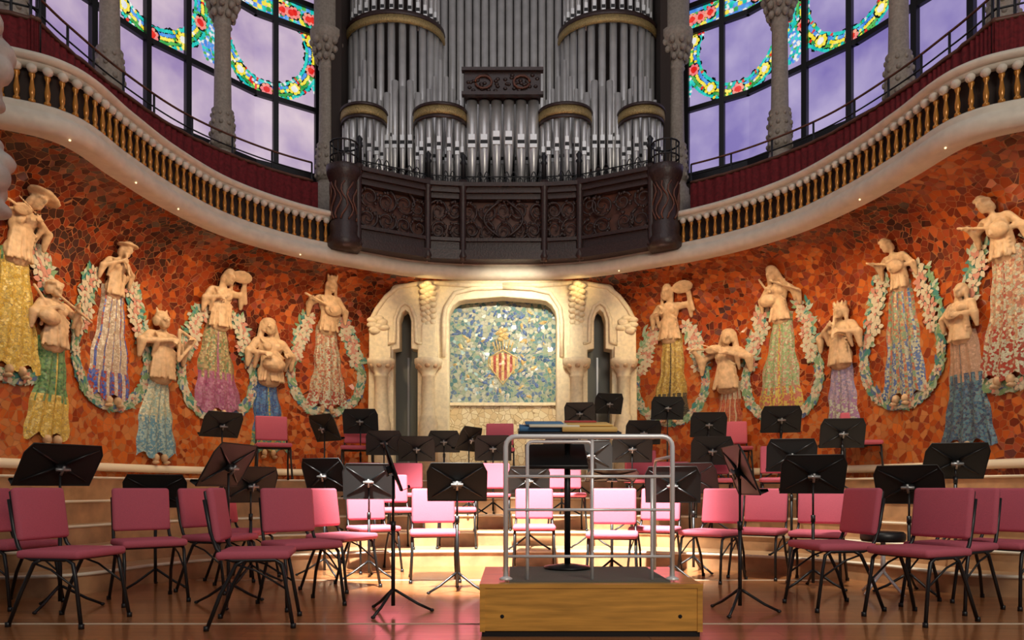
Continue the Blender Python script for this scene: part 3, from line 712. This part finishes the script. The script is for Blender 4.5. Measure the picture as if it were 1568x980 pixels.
for i,(px,yh,yb,ye,pose,hat,pk,fl,split) in enumerate(MU):
    s0,d=wall_s(px,3.2)
    p=wallpt(s0,3.2); dd=p.y-.12
    zh,zbm,zem=zat(yh,dd),zat(yb,dd),zat(ye,dd)
    m1,m2=PM[pk]; sk=MB()
    H=zbm-zem+.12; nr,nc=26,19
    rows=[]
    for r in range(nr+1):
        t=r/nr; z=zbm+.12-H*t
        w=(.15+(fl-.15)*(t**1.2))*(1.0+.05*math.sin(t*9+i)+.05*math.sin(t*21+i))
        row=[]
        for c in range(nc+1):
            u=-1+2*c/nc
            off=.012+(.075*(1-.5*t))*math.sqrt(max(0,1-u*u))+(.018*math.sin(u*13+i+t*2))*(.3+.7*t)
            row.append(wallpt(s0+u*w+.03*math.sin(t*3+i),z-(0.045*math.cos(u*8+i) if r==nr else 0),max(.005,off) if abs(u)<1 else 0.0))
        rows.append(row)
    vs=[q for row in rows for q in row]
    for r in range(nr):
        for c in range(nc):
            t=r/nr; u=(c+.5)/nc*2-1
            k=m2 if (t>split and t<.93 and (c%3!=1 or t>split+.1)) or abs(u)<.10 or t>.96 else m1
            if pk in('whiteblue','stripe','plaid') : k=m2 if (c%4==1 or (t>split and c%4!=3)) else m1
            a=r*(nc+1)+c
            sk.add([vs[a],vs[a+1],vs[a+nc+2],vs[a+nc+1]],[(0,1,2,3)],k,True)
    T=(wallpt(s0+.05,3)-wallpt(s0-.05,3)).normalized(); N=Vector((T.y,-T.x,0))
    rotm=Matrix(((T.x,N.x,0),(T.y,N.y,0),(0,0,1)))
    for q in(-1,1):
        sk.ell(wallpt(s0+q*.07,zem-.03,.05),(.035,.06,.055),'sculpt',8,rotm); sk.ell(wallpt(s0+q*.09,zem-.09,.07),(.032,.06,.025),'sculpt',8,rotm)
    ob=sk.build('muse_statue')
    bust(ob,s0,zbm,T,N,(zh-zbm)/.99,pose,hat,-1 if i%2 else 1,i)
    if i in upper:
        zc=zem+.50; a=.58; bb=.60
        for k in range(170):
            ph=math.radians(158+224*k/169); u=a*math.cos(ph);z=zc+bb*math.sin(ph)
            tan=math.atan2(bb*math.cos(ph),-a*math.sin(ph))
            for q in range(4):
                leaf(s0+u+U(-.05,.05),z+U(-.05,.05),U(.04,.07),U(.016,.028),tan+U(-.9,.9),random.choice([GM[0],GM[1],GM[2],GM[3],GM[1],GM[5]]) if R()<.85 else GM[6],.012+.015*R())
            if k%19==0: gflower(s0+u,z,.045)
        for q in(-1,1):
            for k in range(10):
                gflower(s0+q*(.50-.22*(k/9))+U(-.08,.08),zc+.25+(zbm-zc-.05)*k/9,U(.045,.07))
            for k in range(90):
                t=k/89; leaf(s0+q*(.54-.24*t)+U(-.12,.12),zc+.2+(zbm-zc+.05)*t,U(.04,.08),.024,U(0,3),random.choice(GM[:4]),.02)
gar.build('mosaic_flower_garland')

# ---------------------------------------------------------------- lights
for px in(108,205,268,455,945,1320,1455):
    best=min(range(NP),key=lambda i:abs(CX+F*BB[i][0]/BB[i][1]-px))
    p=Vector((*BB[best],4.145)); n=BN[best]; p.x+=n.x*.03;p.y+=n.y*.03
    mb=MB(); mb.ell(p,(.011,.011,.009),'lamp',8); mb.build('balcony_lamp',loc=tuple(p))
def spot(loc,target,power,size,col,blend=.6,rad=.05,name='spot'):
    l=bpy.data.lights.new(name,'SPOT'); l.energy=power; l.spot_size=math.radians(size); l.spot_blend=blend; l.color=col; l.shadow_soft_size=rad
    o=bpy.data.objects.new(name,l); o.location=loc; o.rotation_euler=(Vector(target)-Vector(loc)).to_track_quat('-Z','Y').to_euler(); bpy.context.scene.collection.objects.link(o); return o
WARM=(1,.74,.44)
for sgn in(-1,1):
    for k,s0 in enumerate((2.7,3.9,5.1,6.3,7.5,8.7)):
        e=wallpt(sgn*s0,4.16,.22); t=wallpt(sgn*s0,2.7)
        n=(Vector((e.x-t.x,e.y-t.y,0))).normalized()
        spot((e.x+n.x*.45,e.y+n.y*.45,3.95),(t.x,t.y,2.6),66,112,WARM,.9,.06,'wall_spot')
spot((PX+.5,9.9,4.1),(PX,12,3.1),280,75,(1,.88,.66),.7,.06,'portal_spot')
for s2 in(-1,1): spot((PX+s2*1.17,11.2,3.95),(PX+s2*1.17,11.7,4.05),5,120,(1,.70,.28),1,.03,'portal_cove_spot')
spot((-.6,2.6,10.5),(.0,8.1,.1),42000,23,(1,.95,.87),.45,.2,'daylight_shaft')
spot((1.5,4.0,10.5),(3.4,7.6,.5),5000,20,(1,.93,.8),.8,.25,'daylight_side')
def area(loc,target,power,sx,sy,col):
    l=bpy.data.lights.new('hall_fill','AREA'); l.shape='RECTANGLE'; l.size=sx;l.size_y=sy;l.energy=power;l.color=col
    o=bpy.data.objects.new('hall_fill',l); o.location=loc; o.rotation_euler=(Vector(target)-Vector(loc)).to_track_quat('-Z','Y').to_euler(); bpy.context.scene.collection.objects.link(o)
area((3.0,-3.0,6.5),(1.0,8,3),400,4,3,(1,.90,.76))  # unseen fill added behind the camera to brighten front faces
area((0,6,10.5),(0,12,6),80,6,4,(.98,.95,1))  # soft overhead fill, added without a fixture

# ---------------------------------------------------------------- proscenium sculpture (left edge)
pr=MB()
pr.box((-4.3,5.0,2.6),(.9,.7,5.2),'grime')
for k in range(34):
    t=k/33
    pr.ell((-3.60+.10*math.sin(k*2.3)+.05*math.sin(t*9),4.9+U(-.1,.1),2.72+1.28*t),(U(.07,.14),.13,U(.06,.13)),'grime',12)
for k in range(8): pr.ell((-3.9,4.95,2.7+.18*k),(.3,.2,.2),'grime',10)
ob=pr.build('proscenium_sculpture'); md=ob.modifiers.new('r','REMESH'); md.mode='VOXEL'; md.voxel_size=.02; md.use_smooth_shade=True

# ---------------------------------------------------------------- chairs
def chair_mesh():
    mb=MB(); I=Matrix.Translation
    mb.rbox((.46,.44,.055),'fabric',I((0,0,.455)),.024,3)
    mb.rbox((.42,.05,.34),'fabric',I((0,.235,.705))@Matrix.Rotation(-.14,4,'X'),.024,4)
    mb.rbox((.40,.02,.31),'black',I((0,.262,.70))@Matrix.Rotation(-.14,4,'X'),.008,2)
    for q in(-1,1):
        x=q*.21
        mb.path([(x+q*.015,-.24,0.0),(x,-.19,.30),(x,-.17,.40),(x,-.13,.425),(x,.12,.425),(x,.17,.44),(x*.97,.215,.50),(x*.95,.25,.60),(x*.95,.285,.80)],.0125,'black',8)
        mb.path([(x+q*.015,.27,0.0),(x,.19,.22),(x,.10,.40),(x,.05,.425)],.0125,'black',8)
        mb.path([(x,-.20,.24),(x,-.02,.36),(x,.10,.40)],.007,'black',6)
        for y in(-.24,.27): mb.lathe([(.017,0),(.017,.03)],(x+q*.015,y,0),'black',8)
    mb.path([(-.21,-.1,.42),(.21,-.1,.42)],.011,'black',6); mb.path([(-.21,.1,.42),(.21,.1,.42)],.011,'black',6)
    return mb.mesh('orchestra_chair')
cmh=chair_mesh()
chairs=[(112,4.8,84),(228,5.7,42),(395,4.75,100),(462,5.5,40),(338,6.3,70),(374,7.1,80),(524,6.4,62),(18,5.9,78),
 (665,7.0,10),(572,7.9,30),(622,9.85,5),(818,8.0,0),(755,9.5,0),(868,9.3,0),(938,6.7,-10),(1003,7.6,-25),(1088,7.0,-42),(1162,7.6,-36),(1252,7.2,-28),
 (1272,5.4,-82),(1406,4.9,-66),(1530,5.6,-55),(1318,8.9,-15),(418,9.9,20),(548,10.5,10),(765,11.0,0),(1125,10.3,-10),(1455,6.0,-60),(1092,9.1,-10),(700,8.9,5),(985,9.7,0),(600,9.0,12),(1195,8.7,-15),(560,9.6,15),(1030,9.0,-8)]
for px,d,rot in chairs:
    x,d2,z=settle(px,d); place(cmh,'orchestra_chair',(x,d2,z),math.radians(rot+U(-3,3)))

# ---------------------------------------------------------------- music stands
def stand(px,py,d,yaw,tilt=22,w=.50):
    x,d,zf=settle(px,d,.2,.42); h=zat(py,d)-zf; h=max(.78,min(1.32,h))
    mb=MB(); hh=.35*w/.5
    mb.path([(0,0,.05),(0,0,.62)],.014,'black',10); mb.path([(0,0,.60),(0,.0,h-.06)],.009,'black',8); mb.lathe([(.019,.58),(.019,.64)],(0,0,0),'black',10)
    for k in range(3):
        a=math.radians(90+120*k); c,s_=math.cos(a),math.sin(a)
        mb.path([(0.012*c,.012*s_,.16),(.06*c,.06*s_,.13),(.17*c,.17*s_,.06),(.27*c,.27*s_,.012)],[.011,.011,.011,.010],'black',6)
        mb.ell((.27*c,.27*s_,.012),(.018,.018,.012),'black',6)
    mt=Matrix.Translation((0,0.0,h))@Matrix.Rotation(math.radians(tilt),4,'X')
    def P3(a,b_,c): return mt@Vector((a,b_,c))
    W=w/2;H=hh/2
    out=[(-W,-H),(W,-H),(W,H*.55),(W*.86,H),(-W*.86,H),(-W,H*.55)]
    vs=[P3(a,-.004,c) for a,c in out]+[P3(a,.004,c) for a,c in out]
    mb.add(vs,[(0,1,2,3,4,5),(11,10,9,8,7,6)]+[(i,6+i,6+(i+1)%6,(i+1)%6) for i in range(6)],'blackdesk')
    mb.path([P3(a,-.004,c) for a,c in out],.005,'blackdesk',6,closed=True)
    for a in(-1,1):
        for c in(-1,1): mb.path([P3(a*.03,-.012,c*.02),P3(a*W*.85,-.005,c*H*.8)],[.012,.005],'black',6)
    vs=[P3(-W,.0,-H),P3(W,0,-H),P3(W,.055,-H),P3(-W,.055,-H),P3(-W,.055,-H+.02),P3(W,.055,-H+.02)]
    mb.add(vs,[(0,1,2,3),(3,2,5,4)],'blackdesk')
    mb.rbox((.08,.045,.055),'black',mt@Matrix.Translation((0,-.03,-.01)),.008,2)
    mb.path([P3(-.05,-.055,.0),P3(.05,-.055,.0)],.012,'grey',8); mb.path([P3(0,-.055,.03),P3(0,-.055,-.05)],.010,'grey',8)
    place(mb.mesh('music_stand'),'music_stand',(x,d,zf),math.radians(yaw))
ST=[(92,712,5.35,58,40,.54),(238,752,7.2,25,35,.5),(350,712,5.5,78,32,.52),(384,742,6.8,48,22,.5),(497,727,7.4,-22,22,.5),(602,715,5.15,-80,20,.5),(565,737,7.2,5,12,.5),
(340,650,9.2,48,32,.5),(497,655,9.9,-40,25,.5),(552,645,10.4,0,15,.5),(588,678,10.3,8,15,.48),(638,687,9.7,5,18,.5),(680,676,10.6,0,15,.45),(718,672,10.0,60,25,.5),(755,686,9.6,0,15,.5),
(888,632,10.9,-8,25,.45),(932,618,11.2,15,20,.45),(1022,625,11.0,0,12,.48),(968,687,9.6,-5,15,.5),(985,662,10.6,0,20,.5),(1085,660,10.4,-5,15,.5),(1090,690,9.4,-5,15,.5),(1196,668,9.6,-10,18,.5),(1290,666,8.7,-10,18,.5),
(1212,697,8.2,-12,15,.5),(1245,726,6.4,-12,28,.53),(700,738,6.2,4,26,.5),(810,735,8.6,0,20,.48),(1030,742,7.0,-14,20,.5),(1062,732,7.7,-32,28,.5),(1133,720,5.15,-92,22,.52),(1392,742,6.5,-40,30,.52),(1463,716,6.6,-12,32,.52),(937,728,7.3,0,72,.5),
(860,690,9.9,0,15,.5),(905,697,9.0,-5,15,.5)]
for t in ST: stand(*t)
mb=MB(); x=xat(1352,6.0); mb.lathe([(.16,.44),(.17,.46),(.17,.50),(.15,.52)],(x,6.0,0),'black',16); mb.path([(x,6.0,.44),(x,6.0,.18)],.02,'steel',8)
for k in range(4): a=k*1.57+.4; mb.path([(x,6.0,.2),(x+.2*math.cos(a),6.0+.2*math.sin(a),.015)],.012,'steel',6)
mb.build('musician_stool',loc=(x,6.0,0))

# ---------------------------------------------------------------- conductor's podium with rail
pd=MB(); x0,x1=-.185,1.11; y0,y1=4.3,5.25
cx=(x0+x1)/2; cy=(y0+y1)/2; wx=x1-x0; wy=y1-y0
pd.box((cx,cy,.16),(wx,wy,.25),'podium'); pd.box((cx,cy,.015),(wx-.02,wy-.02,.03),'black')
pd.box((cx,cy,.2975),(wx+.01,wy+.01,.025),'podium'); pd.box((cx,cy,.313),(wx-.34,wy-.12,.012),'carpet')
for s2 in(-1,1): pd.box((cx+s2*(wx/2-.012),cy,.16),(.03,wy+.012,.26),'podium')
for q in(-.52,.52): pd.ell((cx+q,y0-.001,.12),(.012,.004,.012),'hole',8)
pd.build('conductor_podium',loc=(cx,cy,0))
rl=MB(); yr=4.42; zr=.32; xl,xr=cx-.50,cx+.50; top=1.18
def arcpts(xa,xb,zt2,r,y,z0):
    p=[(xa,y,z0),(xa,y,zt2-r)]
    p+=[(xa+r-r*math.cos(a),y,zt2-r+r*math.sin(a)) for a in(.4,.8,1.2,1.57)]
    p+=[(xb-r+r*math.sin(a),y,zt2-r+r*math.cos(a)) for a in(0,.4,.8,1.2,1.57)]
    p+=[(xb,y,z0)]; return p
rl.path(arcpts(xl,xr,top,.06,yr,zr),.015,'steel',12)
rl.path(arcpts(xl+.13,xr-.48,top-.03,.03,yr+.02,zr+.06),.011,'steel',10)
for z in(.46,.74,.94): rl.path([(xl,yr,z),(xr,yr,z)],.009,'steel',8)
for x in(xl+.13,xl+.52,xr-.12): rl.path([(x,yr+.01,zr),(x,yr+.01,top if x==xl+.52 else .94)],.010,'steel',8)
for x in(xl,xr): 
    rl.lathe([(.04,0),(.04,.01),(.02,.02)],(x,yr,zr),'steel',12)
    rl.path([(x,yr,top-.12),(x,yr+.5,top-.12),(x,yr+.55,top-.17),(x,yr+.55,zr)],.011,'steel',8)
rl.build('podium_safety_rail',loc=(cx,yr,zr))
cdz=1.26; cyd=5.05; cxd=.38
cd=MB(); mt=Matrix.Translation((cxd,cyd,cdz))@Matrix.Rotation(.14,4,'X')
cd.rbox((.68,.44,.02),'black',mt,.006,2)
cd.rbox((.34,.40,.025),'cov1',mt@Matrix.Translation((-.16,0.02,.024)),.003,1); cd.rbox((.36,.42,.03),'cov2',mt@Matrix.Translation((.13,-.02,.026)),.003,1)
cd.rbox((.33,.34,.014),'paper',mt@Matrix.Translation((-.10,-.04,.046)),.003,1); cd.rbox((.26,.26,.010),'cov1',mt@Matrix.Translation((-.16,.07,.056)),.003,1); cd.rbox((.30,.34,.012),'cov2',mt@Matrix.Translation((.14,.01,.050)),.003,1); cd.rbox((.22,.1,.010),'cov3',mt@Matrix.Translation((.10,.14,.062)),.003,1)
cd.path([(cxd,cyd,.33),(cxd,cyd,cdz-.02)],.022,'black',10)
cd.lathe([(.16,.321),(.16,.335),(.03,.355)],(cxd,cyd,0),'black',20)
cd.rbox((.42,.34,.03),'black',Matrix.Translation((.30,cyd,1.09))@Matrix.Rotation(.5,4,'X'),.008,2)
cd.build('conductor_desk',loc=(cxd,cyd,.33))

# ---------------------------------------------------------------- world, camera
w=bpy.data.worlds.new('world'); bpy.context.scene.world=w; w.use_nodes=True
w.node_tree.nodes['Background'].inputs[0].default_value=(.60,.56,.60,1); w.node_tree.nodes['Background'].inputs[1].default_value=.22
cam=bpy.data.cameras.new('camera'); co=bpy.data.objects.new('camera',cam); bpy.context.scene.collection.objects.link(co)
co.location=(0,0,CH); co.rotation_euler=(math.pi/2,0,0); cam.sensor_width=36; cam.lens=F/1568*36; cam.shift_y=(HY-490)/1568
cam.clip_start=.05
bpy.context.scene.camera=co
sc=bpy.context.scene; sc.view_settings.view_transform='Standard'; sc.view_settings.exposure=0
